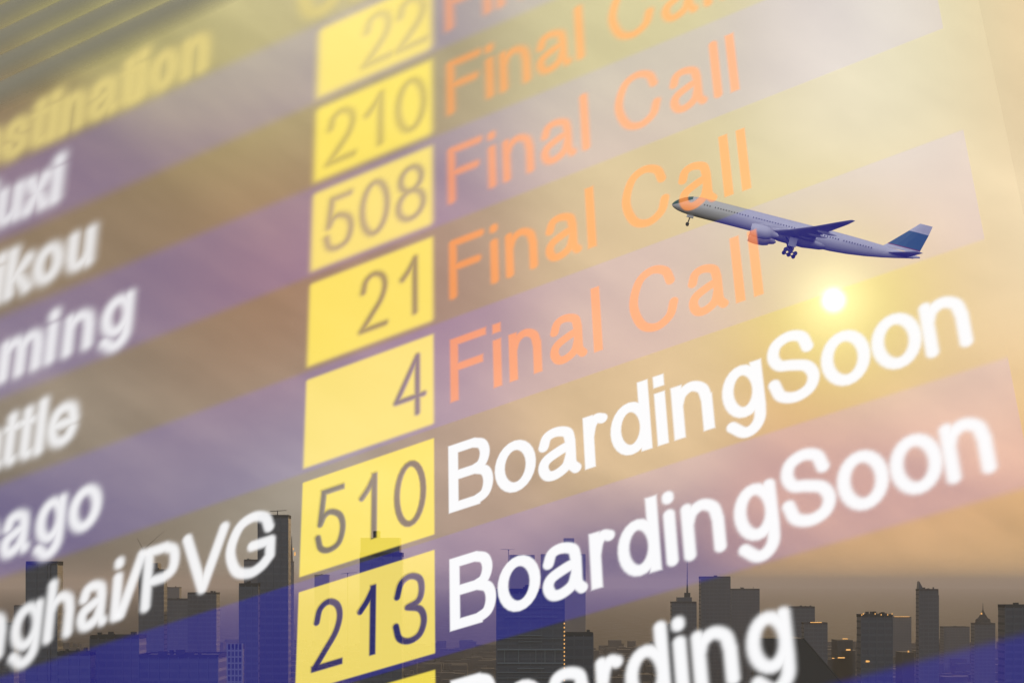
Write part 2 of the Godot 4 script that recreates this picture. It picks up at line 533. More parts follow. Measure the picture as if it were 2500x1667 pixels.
	mm.transform_format = MultiMesh.TRANSFORM_3D
	mm.mesh = BoxMesh.new()
	var spots: Array = []
	for i in 1500:
		var far := 3400.0 + 3200.0 * pow(rng.randf(), 0.8)
		var x := rng.randf_range(-0.36, 0.36) * far
		var h := rng.randf_range(8, 40)
		spots.append(Transform3D(Basis.from_scale(Vector3(rng.randf_range(18, 60), h, rng.randf_range(18, 60))), Vector3(x, h / 2, -far)))
	mm.instance_count = spots.size()
	for i in spots.size():
		mm.set_instance_transform(i, spots[i])
	var o := MultiMeshInstance3D.new()
	o.name = "distant_city"
	o.multimesh = mm
	o.material_override = roof_dark
	o.set_meta("kind", "stuff")
	tag(o, "countless low city blocks fading into the evening haze", "city blocks")
	add_child(o, true)


# ---------------------------------------------------------------- lettering: strokes

func curve(points: Array, closed := false) -> PackedVector2Array:
	var out := PackedVector2Array()
	var n := points.size()
	for i in (n if closed else n - 1):
		var p0: Vector2 = points[(i - 1 + n) % n] if closed or i > 0 else points[i] * 2.0 - points[i + 1]
		var p1: Vector2 = points[i]
		var p2: Vector2 = points[(i + 1) % n]
		var p3: Vector2 = points[(i + 2) % n] if closed or i + 2 < n else p2 * 2.0 - p1
		for k in 6:
			out.append(p1.cubic_interpolate(p2, p0, p3, k / 6.0))
	out.append(points[0] if closed else points[n - 1])
	return out


func oval(cx: float, cy: float, rx: float, ry: float, from := 0.0, to := 360.0) -> PackedVector2Array:
	var out := PackedVector2Array()
	for i in 25:
		var a := deg_to_rad(lerpf(from, to, i / 24.0))
		out.append(Vector2(cx + rx * cos(a), cy + ry * sin(a)))
	return out


func line(points: Array) -> PackedVector2Array:
	return PackedVector2Array(points)


func v(x: float, y: float) -> Vector2:
	return Vector2(x, y)


# the strokes of a character: across 0..1, up 0..1 from base line to capital height
func strokes(c: String) -> Array:
	var X := 0.71
	match c:
		"F": return [line([v(0, 0), v(0, 1), v(1, 1)]), line([v(0, 0.53), v(0.88, 0.53)])]
		"i": return [line([v(0.5, 0), v(0.5, X)]), line([v(0.5, 0.97), v(0.5, 1.0)])]
		"n": return [line([v(0, 0), v(0, X)]), curve([v(0, 0.45), v(0.16, 0.63), v(0.52, X), v(0.88, 0.62), v(1, 0.42)]) + line([v(1, 0)])]
		"h": return [line([v(0, 0), v(0, 1)]), curve([v(0, 0.45), v(0.16, 0.63), v(0.52, X), v(0.88, 0.62), v(1, 0.42)]) + line([v(1, 0)])]
		"m": return [line([v(0, 0), v(0, X)]), curve([v(0, 0.5), v(0.1, 0.65), v(0.27, X), v(0.44, 0.64), v(0.5, 0.45)]) + line([v(0.5, 0)]), curve([v(0.5, 0.5), v(0.6, 0.65), v(0.77, X), v(0.94, 0.64), v(1, 0.45)]) + line([v(1, 0)])]
		"a": return [curve([v(0.05, 0.52), v(0.17, 0.67), v(0.46, X), v(0.78, 0.64), v(0.86, 0.48)]) + curve([v(0.86, 0.3), v(0.87, 0.1), v(1.0, 0.0)]), curve([v(0.86, 0.42), v(0.5, 0.37), v(0.12, 0.28), v(0.02, 0.15), v(0.14, 0.02), v(0.4, 0.0), v(0.72, 0.09), v(0.86, 0.27)])]
		"l": return [line([v(0.5, 0), v(0.5, 1)])]
		"C": return [curve([v(0.95, 0.71), v(0.84, 0.91), v(0.52, 1.0), v(0.18, 0.88), v(0.0, 0.5), v(0.17, 0.12), v(0.52, 0.0), v(0.86, 0.11), v(0.99, 0.33)])]
		"G": return [curve([v(0.95, 0.72), v(0.83, 0.92), v(0.52, 1.0), v(0.18, 0.88), v(0.0, 0.5), v(0.17, 0.12), v(0.52, 0.0), v(0.8, 0.06), v(1.0, 0.2)]) + line([v(1.0, 0.47), v(0.55, 0.47)])]
		"B": return [line([v(0, 0), v(0, 1), v(0.5, 1)]) + curve([v(0.6, 1.0), v(0.84, 0.93), v(0.92, 0.77), v(0.82, 0.6), v(0.58, 0.535)]) + line([v(0, 0.535)]), line([v(0.55, 0.535)]) + curve([v(0.65, 0.535), v(0.92, 0.45), v(1.0, 0.27), v(0.9, 0.08), v(0.62, 0.0)]) + line([v(0, 0)])]
		"D": return [line([v(0, 0), v(0, 1), v(0.4, 1)]) + curve([v(0.45, 1.0), v(0.85, 0.86), v(1.0, 0.5), v(0.85, 0.14), v(0.45, 0.0)]) + line([v(0, 0)])]
		"P": return [line([v(0, 0), v(0, 1), v(0.5, 1)]) + curve([v(0.62, 1.0), v(0.92, 0.9), v(1.0, 0.72), v(0.92, 0.53), v(0.62, 0.44)]) + line([v(0, 0.44)])]
		"V": return [line([v(0, 1), v(0.5, 0), v(1, 1)])]
		"W": return [line([v(0, 1), v(0.25, 0), v(0.5, 1), v(0.75, 0), v(1, 1)])]
		"H": return [line([v(0, 0), v(0, 1)]), line([v(1, 0), v(1, 1)]), line([v(0, 0.52), v(1, 0.52)])]
		"K": return [line([v(0, 0), v(0, 1)]), line([v(0.95, 1), v(0, 0.36)]), line([v(0.32, 0.57), v(1, 0)])]
		"k": return [line([v(0, 0), v(0, 1)]), line([v(0.92, X), v(0, 0.24)]), line([v(0.34, 0.41), v(1, 0)])]
		"o": return [oval(0.5, X / 2, 0.5, X / 2)]
		"e": return [line([v(0.02, 0.37), v(1, 0.37)]) + curve([v(1, 0.4), v(0.86, 0.63), v(0.5, X), v(0.14, 0.62), v(0, 0.35), v(0.14, 0.09), v(0.5, 0), v(0.82, 0.06), v(0.97, 0.2)])]
		"c": return [curve([v(0.96, 0.48), v(0.82, 0.65), v(0.5, X), v(0.14, 0.62), v(0, 0.35), v(0.14, 0.09), v(0.5, 0), v(0.84, 0.07), v(0.98, 0.24)])]
		"r": return [line([v(0, 0), v(0, X)]), curve([v(0, 0.42), v(0.22, 0.62), v(0.6, 0.71), v(1, 0.68)])]
		"d": return [line([v(1, 0), v(1, 1)]), oval(0.5, X / 2, 0.5, X / 2)]
		"g": return [line([v(1, X)]) + curve([v(1, 0.1), v(0.95, -0.14), v(0.72, -0.28), v(0.4, -0.3), v(0.04, -0.16)]), oval(0.5, X / 2 + 0.01, 0.5, X / 2 - 0.01)]
		"S": return [curve([v(0.94, 0.74), v(0.82, 0.93), v(0.5, 1.0), v(0.16, 0.92), v(0.05, 0.74), v(0.18, 0.58), v(0.5, 0.52), v(0.86, 0.43), v(1.0, 0.25), v(0.86, 0.07), v(0.5, 0.0), v(0.14, 0.08), v(0.0, 0.29)])]
		"s": return [curve([v(0.92, 0.52), v(0.78, 0.66), v(0.46, X), v(0.12, 0.64), v(0.1, 0.47), v(0.5, 0.36), v(0.92, 0.26), v(0.94, 0.09), v(0.5, 0.0), v(0.14, 0.05), v(0.0, 0.2)])]
		"t": return [line([v(0.42, 0.93)]) + curve([v(0.42, 0.2), v(0.5, 0.05), v(0.92, 0.0)]), line([v(0, X), v(0.95, X)])]
		"u": return [line([v(1, X), v(1, 0)]), line([v(0, X)]) + curve([v(0, 0.24), v(0.12, 0.05), v(0.44, 0.0), v(0.84, 0.09), v(1, 0.28)])]
		"x": return [line([v(0, 0), v(0.98, X)]), line([v(0.02, X), v(1, 0)])]
		"/": return [line([v(0, 0), v(1, 1)])]
		"0": return [oval(0.5, 0.5, 0.5, 0.5)]
		"1": return [line([v(1, 0), v(1, 1)]), curve([v(1, 0.99), v(0.55, 0.82), v(0.02, 0.68)])]
		"2": return [curve([v(0.05, 0.72), v(0.17, 0.92), v(0.5, 1.0), v(0.85, 0.91), v(0.97, 0.72), v(0.82, 0.48), v(0.42, 0.24), v(0.0, 0.0)]) + line([v(1, 0)])]
		"3": return [curve([v(0.04, 0.73), v(0.18, 0.93), v(0.5, 1.0), v(0.84, 0.92), v(0.92, 0.74), v(0.8, 0.58), v(0.42, 0.525)]), curve([v(0.42, 0.525), v(0.86, 0.44), v(1.0, 0.26), v(0.85, 0.06), v(0.48, 0.0), v(0.13, 0.08), v(0.0, 0.28)])]
		"4": return [line([v(0.77, 0), v(0.77, 1), v(0, 0.29), v(1, 0.29)])]
		"5": return [line([v(0.92, 1), v(0.2, 1)]) + curve([v(0.08, 0.47), v(0.25, 0.6), v(0.52, 0.63), v(0.88, 0.52), v(1.0, 0.31), v(0.85, 0.07), v(0.46, 0.0), v(0.13, 0.07), v(0.0, 0.26)])]
		"8": return [oval(0.5, 0.77, 0.42, 0.23), oval(0.5, 0.27, 0.5, 0.27)]
	return []


# lens blur put into the edges, growing with distance from the plane of focus
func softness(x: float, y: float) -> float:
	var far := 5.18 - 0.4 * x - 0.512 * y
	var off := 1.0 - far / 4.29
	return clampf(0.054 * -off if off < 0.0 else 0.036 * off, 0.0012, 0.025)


# error function
func erf(x: float) -> float:
	var t := 1.0 / (1.0 + 0.3275911 * absf(x))
	var y := 1.0 - (((((1.061405429 * t - 1.453152027) * t) + 1.421413741) * t - 0.284496736) * t + 0.254829592) * t * exp(-x * x)
	return y if x >= 0.0 else -y


# segments (a, b, open at a, open at b) of a character whose ink spans left..right and stands on base
func segments(c: String, left: float, right: float, base: float, cap: float, wide: float, square: bool) -> Array:
	var out: Array = []
	var h := wide / 2
	for s in strokes(c):
		var p: PackedVector2Array = s
		var ring: bool = p.size() > 3 and p[0].distance_to(p[p.size() - 1]) < 0.001
		for i in p.size() - 1:
			var a := Vector2(lerpf(left + h, right - h, p[i].x), base + h + p[i].y * (cap - wide))
			var b := Vector2(lerpf(left + h, right - h, p[i + 1].x), base + h + p[i + 1].y * (cap - wide))
			if a.distance_to(b) > 1e-6:
				var d := b - a
				var straight := minf(absf(d.x), absf(d.y)) < 0.0005 and not ring and square
				var long := straight and d.length() > 1.6 * wide
				out.append([a, b, long or (straight and i == 0), long or (straight and i == p.size() - 2)])
	return out


# how much of a place the strokes cover, 0 to 1
func covered(p: Vector2, segs: Array, half: float, soft: float) -> float:
	var best := 9.0
	for s in segs:
		var a: Vector2 = s[0]
		var d: Vector2 = s[1] - a
		var l := d.length()
		d /= l
		var q := p - a
		var t := q.dot(d)
		var across := absf(q.x * d.y - q.y * d.x)
		var dist := across
		if t < 0.0:
			dist = maxf(across, -t) if s[2] else q.length()
		elif t > l:
			dist = maxf(across, t - l) if s[3] else (p - s[1]).length()
		best = minf(best, dist)
	var k := 1.4142 * soft
	return 0.5 * (erf((half - best) / k) + erf((half + best) / k))


# a flat sheet of small squares over lo..hi whose cover follows shade.call(place, segments near it)
func sheet(lo: Vector2, hi: Vector2, step: float, segs: Array, reach: float, z: float, shade: Callable) -> ArrayMesh:
	var nx := maxi(2, int(ceil((hi.x - lo.x) / step)))
	var ny := maxi(2, int(ceil((hi.y - lo.y) / step)))
	var sx := (hi.x - lo.x) / nx
	var sy := (hi.y - lo.y) / ny
	var cover := PackedFloat32Array()
	cover.resize((nx + 1) * (ny + 1))
	const B := 6
	for by in range(0, ny + 1, B):
		for bx in range(0, nx + 1, B):
			var mid := lo + Vector2((bx + B / 2.0) * sx, (by + B / 2.0) * sy)
			var r := reach + Vector2(sx, sy).length() * B * 0.55
			var close: Array = []
			for s in segs:
				if Geometry2D.get_closest_point_to_segment(mid, s[0], s[1]).distance_to(mid) < r:
					close.append(s)
			for y in range(by, mini(by + B, ny + 1)):
				for x in range(bx, mini(bx + B, nx + 1)):
					cover[y * (nx + 1) + x] = shade.call(lo + Vector2(x * sx, y * sy), close)
	var verts := PackedVector3Array()
	var cols := PackedColorArray()
	var norms := PackedVector3Array()
	var index := PackedInt32Array()
	var at := PackedInt32Array()
	at.resize(cover.size())
	at.fill(-1)
	for y in ny:
		for x in nx:
			var k := [y * (nx + 1) + x, y * (nx + 1) + x + 1, (y + 1) * (nx + 1) + x + 1, (y + 1) * (nx + 1) + x]
			if maxf(maxf(cover[k[0]], cover[k[1]]), maxf(cover[k[2]], cover[k[3]])) < 0.012:
				continue
			for j in k:
				if at[j] < 0:
					at[j] = verts.size()
					verts.append(Vector3(lo.x + (j % (nx + 1)) * sx, lo.y + (j / (nx + 1)) * sy, z))
					cols.append(Color(1, 1, 1, cover[j]))
					norms.append(Vector3(0, 0, 1))
			for j in [k[0], k[3], k[2], k[0], k[2], k[1]]:
				index.append(at[j])
	var arrays := []
	arrays.resize(Mesh.ARRAY_MAX)
	arrays[Mesh.ARRAY_VERTEX] = verts
	arrays[Mesh.ARRAY_NORMAL] = norms
	arrays[Mesh.ARRAY_COLOR] = cols
	arrays[Mesh.ARRAY_INDEX] = index
	var mesh := ArrayMesh.new()
	if verts.size():
		mesh.add_surface_from_arrays(Mesh.PRIMITIVE_TRIANGLES, arrays)
	return mesh


# one glowing character on a row; base is measured up from the top of the display's first row
var layer := 0


func glyph(row: Node3D, called: String, c: String, left: float, right: float, base: float, cap: float, wide: float, m: Material, strength: float, z: float) -> void:
	layer += 1
	z += (layer % 5) * 0.0004
	var mid := Vector2((left + right) / 2, base + cap / 2)
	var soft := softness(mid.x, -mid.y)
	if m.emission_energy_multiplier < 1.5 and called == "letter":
		wide += 0.95 * soft  # lens bloom put into the stroke width of bright letters
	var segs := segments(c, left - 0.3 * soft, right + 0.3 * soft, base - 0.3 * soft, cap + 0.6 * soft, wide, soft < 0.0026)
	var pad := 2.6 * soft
	var low := base - (0.3 * cap if c == "g" else 0.0)
	var half := wide / 2
	var shade := func(p: Vector2, near: Array) -> float:
		return 0.0 if near.is_empty() else strength * covered(p, near, half, soft)
	var mesh := sheet(Vector2(left - pad, low - pad), Vector2(right + pad, base + cap + pad), clampf(soft * 0.75, 0.0015, 0.006), segs, half + pad, z, shade)
	if mesh.get_surface_count():
		put(called, mesh, m, row)


# ---------------------------------------------------------------- the departures display

# a flat lit strip with soft upper and lower edges
func strip(x0: float, x1: float, y0: float, y1: float, z: float, soft_edges: bool) -> ArrayMesh:
	var verts := PackedVector3Array()
	var cols := PackedColorArray()
	var norms := PackedVector3Array()
	var index := PackedInt32Array()
	var n := 24
	var rows := [-2.2, -1.1, 0.0, 1.1, 2.2]
	var grade := [0.0, 0.14, 0.5, 0.86, 1.0]
	for i in n + 1:
		var x := lerpf(x0, x1, float(i) / n)
		for side in 2:
			for j in 5:
				var y := y0 if side == 0 else y1
				var s := softness(x, -y) if soft_edges else 0.0008
				var k := j if side == 0 else 4 - j
				var off: float = rows[k] * s * (1.0 if side == 0 else -1.0)
				verts.append(Vector3(x, y + off, z))
				var c: float = grade[k]
				if i == n:
					c = c
				cols.append(Color(1, 1, 1, c))
				norms.append(Vector3(0, 0, 1))
	for i in n:
		for j in 9:
			var a := i * 10 + j
			for q in [a, a + 1, a + 11, a, a + 11, a + 10]:
				index.append(q)
	var arrays := []
	arrays.resize(Mesh.ARRAY_MAX)
	arrays[Mesh.ARRAY_VERTEX] = verts
	arrays[Mesh.ARRAY_NORMAL] = norms
	arrays[Mesh.ARRAY_COLOR] = cols
	arrays[Mesh.ARRAY_INDEX] = index
	var mesh := ArrayMesh.new()
	mesh.add_surface_from_arrays(Mesh.PRIMITIVE_TRIANGLES, arrays)
	return mesh


func departures_display() -> void:
	board = thing("departures_display", "large see-through airport departures display with violet rows, yellow gate cells and glowing lettering", "display", EYE)
	board.transform = Transform3D(Basis(Vector3(0.8778129, 0.26405927, 0.39964636), Vector3(-0.0251371, 0.85857333, -0.51207417), Vector3(-0.47834364, 0.43945936, 0.76030443)), EYE + Vector3(-0.52222, 1.264529, -5.179623))
	var violet := led(0.10, 0.10, 2.4, 0.06)
	var black := led(0.45, 0.42, 0.3, 0.035)
	var white := led(1.0, 1.0, 1.01)
	var orange := led(1.5, 0.42, 0.015)
	var yellow := led(0.82, 0.67, 0.24)
	var cell_yellow := led(1.5, 1.2, 0.13)
	var ink := led(0.012, 0.012, 0.02)
	var right := 1.6535
	var left := -1.5
	var edge := -0.03
	# places of the characters: text -> [character, left, right]
	var boarding := [["B", 0.399, 0.512], ["o", 0.5172, 0.6195], ["a", 0.6228, 0.728], ["r", 0.7375, 0.7966], ["d", 0.802, 0.8965], ["i", 0.9094, 0.935], ["n", 0.949, 1.0407], ["g", 1.063, 1.1556]]
	var soon := [["S", 1.1665, 1.277], ["o", 1.284, 1.388], ["o", 1.393, 1.4965], ["n", 1.5, 1.595]]
	var final_call := [["F", 0.407, 0.502], ["i", 0.519, 0.541], ["n", 0.561, 0.644], ["a", 0.6646, 0.758], ["l", 0.774, 0.797], ["C", 0.867, 0.985], ["a", 1.006, 1.0985], ["l", 1.115, 1.138], ["l", 1.157, 1.18]]
	var rows := [
		[-1, true, "22", [["2", 0.151, 0.231], ["2", 0.255, 0.339]], [["W", -1.30, -1.145], ["u", -1.125, -1.035], ["x", -1.02, -0.935], ["i", -0.915, -0.891]], final_call, orange],
		[0, false, "210", [["2", 0.041, 0.124], ["1", 0.159, 0.2085], ["0", 0.254, 0.339]], [["H", -1.32, -1.205], ["a", -1.195, -1.105], ["i", -1.094, -1.07], ["k", -1.05, -0.957], ["o", -0.947, -0.847], ["u", -0.824, -0.734]], final_call, orange],
		[1, true, "508", [["5", 0.041, 0.125], ["0", 0.148, 0.232], ["8", 0.256, 0.338]], [["K", -1.37, -1.26], ["u", -1.25, -1.16], ["n", -1.144, -1.05], ["m", -1.03, -0.884], ["i", -0.861, -0.837], ["n", -0.803, -0.705], ["g", -0.673, -0.572]], final_call, orange],
		[2, false, "21", [["2", 0.151, 0.231], ["1", 0.267, 0.315]], [["S", -1.30, -1.195], ["e", -1.18, -1.08], ["a", -1.07, -0.98], ["t", -0.977, -0.927], ["t", -0.922, -0.872], ["l", -0.862, -0.838], ["e", -0.822, -0.724]], final_call, orange],
		[3, true, "4", [["4", 0.251, 0.340]], [["C", -1.31, -1.195], ["h", -1.18, -1.095], ["i", -1.08, -1.056], ["c", -1.04, -0.953], ["a", -0.939, -0.843], ["g", -0.823, -0.731], ["o", -0.716, -0.614]], final_call, orange],
		[4, false, "510", [["5", 0.041, 0.124], ["1", 0.159, 0.2085], ["0", 0.254, 0.339]], [["S", -1.29, -1.185], ["h", -1.17, -1.08], ["a", -1.07, -0.975], ["n", -0.963, -0.885], ["g", -0.865, -0.77], ["h", -0.757, -0.668], ["a", -0.654, -0.56], ["i", -0.548, -0.522], ["/", -0.530, -0.452], ["P", -0.457, -0.352], ["V", -0.343, -0.208], ["G", -0.211, -0.071]], boarding + soon, white],
		[5, true, "213", [["2", 0.041, 0.1234], ["1", 0.159, 0.2087], ["3", 0.253, 0.340]], [], boarding + soon, white],
		[6, false, "", [], [], boarding, white],
		[7, true, "", [], [], [], white],
		[8, false, "", [], [], [], white],
	]
	# the head of the table
	var head := put("header_row", strip(left, right, -(-0.30) + edge * -1, 0.565, -0.002, true), black, board)
	for g in [["D", -1.41, -1.27], ["e", -1.255, -1.155], ["s", -1.14, -1.045], ["t", -1.035, -0.975], ["i", -0.965, -0.935], ["n", -0.92, -0.83], ["a", -0.815, -0.705], ["t", -0.695, -0.64], ["i", -0.635, -0.607], ["o", -0.592, -0.49], ["n", -0.475, -0.38]]:
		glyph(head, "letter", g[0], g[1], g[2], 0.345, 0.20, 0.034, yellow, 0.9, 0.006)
	for g in [["G", -0.07, 0.075], ["a", 0.095, 0.2], ["t", 0.21, 0.265], ["e", 0.275, 0.375]]:
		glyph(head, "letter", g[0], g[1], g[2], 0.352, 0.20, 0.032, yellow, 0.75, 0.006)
	for r in rows:
		var k: float = r[0]
		var up := -k * PITCH
		var row := put("row_panel", strip(left, right, up - PITCH - edge, up - edge, 0.0 if r[1] else -0.002, true), violet if r[1] else black, board)
		var base := up - 0.2195
		# the yellow cell with clear figures
		var c0 := Vector2(0, up - PITCH * 0.866)
		var c1 := Vector2(CELL, up)
		var soft := softness(CELL / 2, -(c0.y + c1.y) / 2)
		var segs: Array = []
		var wide := maxf(0.0166 - 0.75 * soft, 0.007)  # bloom of the cell put into thinner figures
		for g in r[3]:
			segs.append_array(segments(g[0], g[1], g[2], base, 0.178, wide, soft < 0.0026))
		var shade := func(p: Vector2, near: Array) -> float:
			var q := 1.4142 * soft
			var inside := 0.25 * (erf((p.x - c0.x) / q) + erf((c1.x - p.x) / q)) * (erf((p.y - c0.y) / q) + erf((c1.y - p.y) / q))
			return 0.55 * inside * (1.0 - (0.0 if near.is_empty() else covered(p, near, wide / 2, soft)))
		var pad := 2.6 * soft
		var cell := sheet(c0 - Vector2(pad, pad), c1 + Vector2(pad, pad), clampf(soft * 0.75, 0.0017, 0.006), segs, wide / 2 + pad, 0.004, shade)
		put("gate_cell", cell, cell_yellow, row)
		for g in r[3]:
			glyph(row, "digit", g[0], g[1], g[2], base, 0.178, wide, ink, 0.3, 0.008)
		for g in r[4]:
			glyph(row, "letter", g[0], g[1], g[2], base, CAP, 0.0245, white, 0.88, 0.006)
		for g in r[5]:
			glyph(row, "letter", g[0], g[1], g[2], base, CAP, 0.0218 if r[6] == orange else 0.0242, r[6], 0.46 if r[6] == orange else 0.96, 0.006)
	# plain margin of the panel and the frame beyond it
	put("side_margin", strip(right + 0.0005, 1.737, -9 * PITCH - edge, 0.565, -0.004, false), black, board)
	var frame := paint(0.45, 0.30, 0.16, 0.7)
	frame.transparency = BaseMaterial3D.TRANSPARENCY_ALPHA
	frame.albedo_color.a = 0.045
	var st := begin()
	box(st, Vector3(1.738, -9 * PITCH - edge, -0.03), Vector3(2.1, 0.565, 0.0))
	put("side_frame", done(st), frame, board)
	# ribbed fascia above the head: rounded slats
	var slat := paint(0.50, 0.47, 0.34, 0.6)
	slat.transparency = BaseMaterial3D.TRANSPARENCY_ALPHA
	slat.albedo_color.a = 0.9
	slat.vertex_color_use_as_albedo = true
	for i in 8:
		var y := 0.612 + i * 0.122
		st = begin()
		var n := 12
		for j in n:
			var strips: Array = []
			for e in [j, j + 1]:
				var a := lerpf(-1.0, 1.0, float(e) / n)
				strips.append([y + 0.061 + a * 0.074, -0.02 + 0.03 * (1.0 - a * a), Color(1, 1, 1, 1.0 - a * a)])
			var lo: Array = strips[0]
			var hi: Array = strips[1]
			for q in [[left, lo], [left, hi], [-0.15, hi], [left, lo], [-0.15, hi], [-0.15, lo]]:
				st.set_color(q[1][2])
				st.add_vertex(Vector3(q[0], q[1][0], q[1][1]))
		put("fascia_slat", done(st), slat, board)


# ---------------------------------------------------------------- the airliner

func airfoil(le: Vector3, chord: float, thick: float, span_up: Vector3) -> Array:
	# ring round a wing section; x runs forward, so the chord runs to -x
	var out: Array = []
	for q in [[0.0, 0.0], [0.05, 0.45], [0.25, 0.95], [0.5, 0.9], [0.8, 0.4], [1.0, 0.03], [0.8, -0.25], [0.5, -0.55], [0.25, -0.7], [0.05, -0.4]]:
		out.append(le + Vector3(-q[0] * chord, 0, 0) + span_up * (q[1] * thick / 2))
	return out


func wheel(st: SurfaceTool, at: Vector3, r: float) -> void:
	bar(st, at - Vector3(0, 0, r * 0.4), at + Vector3(0, 0, r * 0.4), r, r, 12)


func airliner() -> void:
	var far := 566.0
	var mid := EYE + Vector3((1942.0 - 1250.0) / FOCAL, (HORIZON - 566.0) / FOCAL, -1.0) * far
	var t := thing("airliner", "white airliner climbing with gear down, teal tail fin and nose, above the sun", "airplane", mid)
	# own axes: nose along +x, up +y, the side towards the camera is -z (turned by yaw below)
	var yaw := deg_to_rad(180.0 - 4.0)
	t.rotation = Vector3(0, yaw, 0)
	var pitch := deg_to_rad(15.2)
	t.basis = t.basis * Basis(Vector3(0, 0, 1), pitch) * Basis(Vector3(1, 0, 0), deg_to_rad(-5.0))
	var white := paint(0.86, 0.85, 0.84, 0.35)
	var grey := paint(0.70, 0.69, 0.69, 0.45)
	var teal := paint(0.05, 0.19, 0.20, 0.4)
	var dark := paint(0.05, 0.05, 0.07, 0.6)
	var red := paint(0.35, 0.06, 0.05, 0.5)
	var L := 73.9
	var half := L / 2
	var R := 2.95
	# fuselage
	var st := begin()
	var rings: Array = []
	var stations := [0.02, 0.4, 1.0, 2.0, 3.5, 5.5, 8.0, 11.0, 20.0, 30.0, 40.0, 48.0, 53.0, 58.0, 63.0, 67.0, 70.5, 72.8, 73.9]
	for s in stations:
		rings.append(body_ring(s, L, R, 1.0, 0.0, TAU, 28))
	st.set_smooth_group(0)
	loft(st, rings)
	var body := put("fuselage", done(st), white, t)
	# teal patch over the nose
	st = begin()
	st.set_smooth_group(0)
	rings = []
	for s in [0.05, 0.4, 1.0, 2.0, 3.2, 4.4, 5.6]:
		rings.append(body_ring(s, L, R, 1.006, deg_to_rad(lerpf(-8, 38, s / 5.6)), deg_to_rad(lerpf(188, 142, s / 5.6)), 16))
	for i in rings.size() - 1:
		for k in 16:
			quad(st, rings[i][k], rings[i][k + 1], rings[i + 1][k + 1], rings[i + 1][k])
	put("nose_band", done(st), teal, body)
	# cabin windows, small panes in a row on each side
	st = begin()
	for side in [-1.0, 1.0]:
		for i in 62:
			var x := half - 9.5 - i * 0.82
			if i in [3, 17, 34, 50]:
				continue
			box(st, Vector3(x, 0.55, side * (R - 0.06) - 0.05), Vector3(x + 0.26, 0.95, side * (R - 0.06) + 0.05))
	put("cabin_windows", done(st), dark, body).set_meta("kind", "stuff")
	# wing box fairing
	st = begin()
	st.set_smooth_group(0)
	rings = []
	for q in [[27.0, 0.3], [29.0, 1.5], [33.0, 2.3], [40.0, 2.4], [45.0, 1.6], [48.0, 0.3]]:
		var ring: Array = []
		for k in 16:
			var a := TAU * k / 16.0
			ring.append(Vector3(half - q[0], -2.0 + sin(a) * q[1] * 0.8, cos(a) * (q[1] + 1.1)))
		rings.append(ring)
	loft(st, rings)
	put("belly_fairing", done(st), grey, t)
	# wings, engines
	for side in [-1.0, 1.0]:
		st = begin()
		st.set_smooth_group(0)
		rings = []
		for q in [[0.0, 0.0, 15.5, 1.9, 0.0], [3.2, 2.4, 13.2, 1.7, 0.1], [10.0, 7.3, 8.2, 1.0, 0.9], [20.0, 14.0, 5.0, 0.6, 2.6], [28.0, 19.4, 2.9, 0.35, 4.3], [32.0, 22.6, 1.2, 0.15, 5.3]]:
			rings.append(airfoil(Vector3(half - 27.5 - q[1], -1.7 + q[4], side * q[0]), q[2], q[3], Vector3.UP))
		if side > 0:
			rings.reverse()
		loft(st, rings)
		var wing := put("wing", done(st), grey, t)
		# flap track fairings
		for q in [6.5, 12.0, 17.5]:
			st = begin()
			st.set_smooth_group(0)
			var back: float = half - 27.5 - q * 0.705 - lerpf(11.0, 5.6, q / 18.0)
			rings = []
			for p in [[3.4, 0.05], [2.2, 0.45], [0.0, 0.5], [-1.6, 0.3], [-2.6, 0.04]]:
				var ring: Array = []
				for k in 10:
					var a := TAU * k / 10.0
					ring.append(Vector3(back + p[0], -2.25 + q * 0.13 + sin(a) * p[1], side * q + cos(a) * p[1]))
				rings.append(ring)
			loft(st, rings)
			put("flap_fairing", done(st), grey, wing)
		st = begin()
		st.set_smooth_group(0)
		rings = []
		var ex := half - 24.2
		for p in [[0.55, 1.62], [0.0, 1.82], [-0.4, 1.92], [-2.0, 2.05], [-4.0, 1.9], [-5.6, 1.45], [-5.7, 1.1], [-7.2, 0.7], [-7.8, 0.1]]:
			var ring: Array = []
			for k in 24:
				var a := TAU * k / 24.0
				ring.append(Vector3(ex + p[0] - 0.55, -3.35 + sin(a) * p[1], side * 9.8 + cos(a) * p[1]))
			rings.append(ring)
		loft(st, rings, false)
		var eng := put("engine", done(st), white, t)
		st = begin()
		bar(st, Vector3(ex - 0.8, -3.35, side * 9.8), Vector3(ex - 0.9, -3.35, side * 9.8), 1.8, 1.8, 24)
		bar(st, Vector3(ex + 0.2, -3.35, side * 9.8), Vector3(ex - 0.8, -3.35, side * 9.8), 0.05, 0.55, 12)
		put("engine_fan", done(st), dark, eng)
		st = begin()
		loft(st, [[Vector3(ex - 1.6, -1.35, side * 9.8 - 0.25), Vector3(ex - 1.6, -1.35, side * 9.8 + 0.25), Vector3(ex - 8.5, -1.0, side * 9.8 + 0.25), Vector3(ex - 8.5, -1.0, side * 9.8 - 0.25)],
			[Vector3(ex - 6.5, -0.3, side * 9.8 - 0.2), Vector3(ex - 6.5, -0.3, side * 9.8 + 0.2), Vector3(ex - 10.5, -0.4, side * 9.8 + 0.2), Vector3(ex - 10.5, -0.4, side * 9.8 - 0.2)]])
		put("engine_pylon", done(st), white, eng)
		# tailplane
		st = begin()
		st.set_smooth_group(0)
		rings = []
		for q in [[0.3, 0.0, 6.8, 0.8, 0.0], [4.0, 2.9, 5.0, 0.55, 0.45], [10.6, 8.0, 2.1, 0.25, 1.3]]:
			rings.append(airfoil(Vector3(half - 63.4 - q[1], 0.75 + q[4], side * q[0]), q[2], q[3], Vector3.UP))
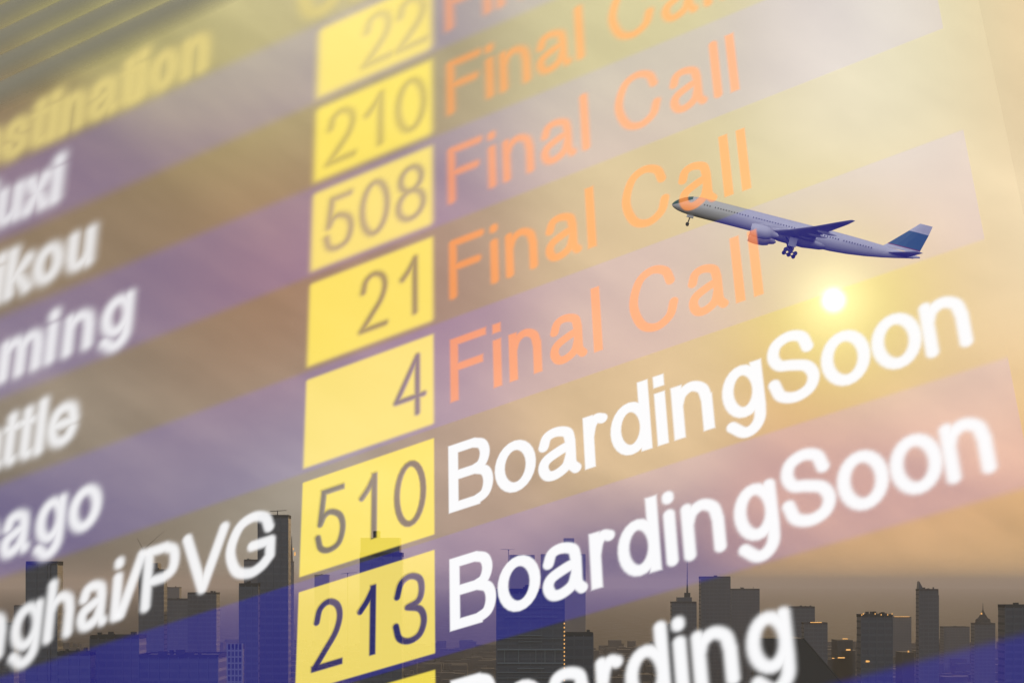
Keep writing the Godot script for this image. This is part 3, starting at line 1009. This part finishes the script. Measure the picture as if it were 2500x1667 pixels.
		if side > 0:
			rings.reverse()
		loft(st, rings)
		put("tailplane", done(st), grey, t)
	# tail fin: white foot, thin red line, teal field, white tip
	var fin := [[0.0, 0.0, 10.6], [0.9, 1.05, 9.8], [1.15, 1.3, 9.55], [6.0, 6.1, 5.9], [8.7, 8.7, 3.7]]
	var coats := [white, red, teal, white]
	var fin_node: MeshInstance3D
	for i in 4:
		st = begin()
		rings = []
		for q in [fin[i], fin[i + 1]]:
			rings.append(airfoil(Vector3(half - 62.6 - q[1], 2.5 + q[0], 0), q[2], 0.9 - q[0] * 0.06, Vector3(0, 0, -1)))
		rings.reverse()
		loft(st, rings)
		if i == 0:
			fin_node = put("tail_fin", done(st), coats[i], t)
		else:
			put("fin_stripe", done(st), coats[i], fin_node)
	# landing gear
	for side in [-1.0, 1.0]:
		st = begin()
		var hub := Vector3(half - 37.0, -6.3, side * 5.4)
		bar(st, hub + Vector3(0, 4.2, -side * 0.6), hub, 0.34, 0.26)
		bar(st, hub + Vector3(-1.7, -0.25, 0), hub + Vector3(1.7, 0.25, 0), 0.2, 0.2)
		bar(st, hub + Vector3(0, 1.6, 0), hub + Vector3(2.4, 3.8, -side * 1.2), 0.16, 0.16)
		var leg := put("main_gear", done(st), dark, t)
		for x in [-1.5, 0.0, 1.5]:
			for z in [-0.7, 0.7]:
				st = begin()
				wheel(st, hub + Vector3(x, x * 0.15, z), 0.6)
				put("wheel", done(st), dark, leg)
		st = begin()
		box(st, hub + Vector3(-1.1, 1.4, side * 0.75), hub + Vector3(1.2, 4.0, side * 0.85))
		put("gear_door", done(st), grey, leg)
	st = begin()
	var nose := Vector3(half - 5.9, -5.6, 0)
	bar(st, nose + Vector3(-0.3, 3.2, 0), nose, 0.2, 0.16)
	var nose_leg := put("nose_gear", done(st), dark, t)
	for z in [-0.4, 0.4]:
		st = begin()
		wheel(st, nose + Vector3(0, 0, z), 0.55)
		put("wheel", done(st), dark, nose_leg)
	st = begin()
	box(st, nose + Vector3(-1.2, 2.0, 0.55), nose + Vector3(0.8, 3.0, 0.62))
	box(st, nose + Vector3(-1.2, 2.0, -0.62), nose + Vector3(0.8, 3.0, -0.55))
	put("gear_door", done(st), white, nose_leg)


# points round the fuselage at a distance from the nose
func body_ring(s: float, L: float, R: float, grow: float, from: float, to: float, n: int) -> Array:
	var r := R
	var rise := 0.0
	if s < 9.0:
		var q := 1.0 - s / 9.0
		r = R * pow(1.0 - pow(q, 2.2), 0.62)
		rise = -1.15 * pow(q, 2.0)
	elif s > 46.0:
		var q := (s - 46.0) / (L - 46.0)
		r = R * (1.0 - 0.93 * pow(q, 1.7))
		rise = 1.75 * pow(q, 1.6)
	var out: Array = []
	var closed := to - from > 6.28
	for k in (n if closed else n + 1):
		var a := from + (to - from) * k / n
		out.append(Vector3(L / 2 - s, rise + sin(a) * r * grow * 1.0, cos(a) * r * grow))
	if not closed:
		return out
	out.reverse()
	return out
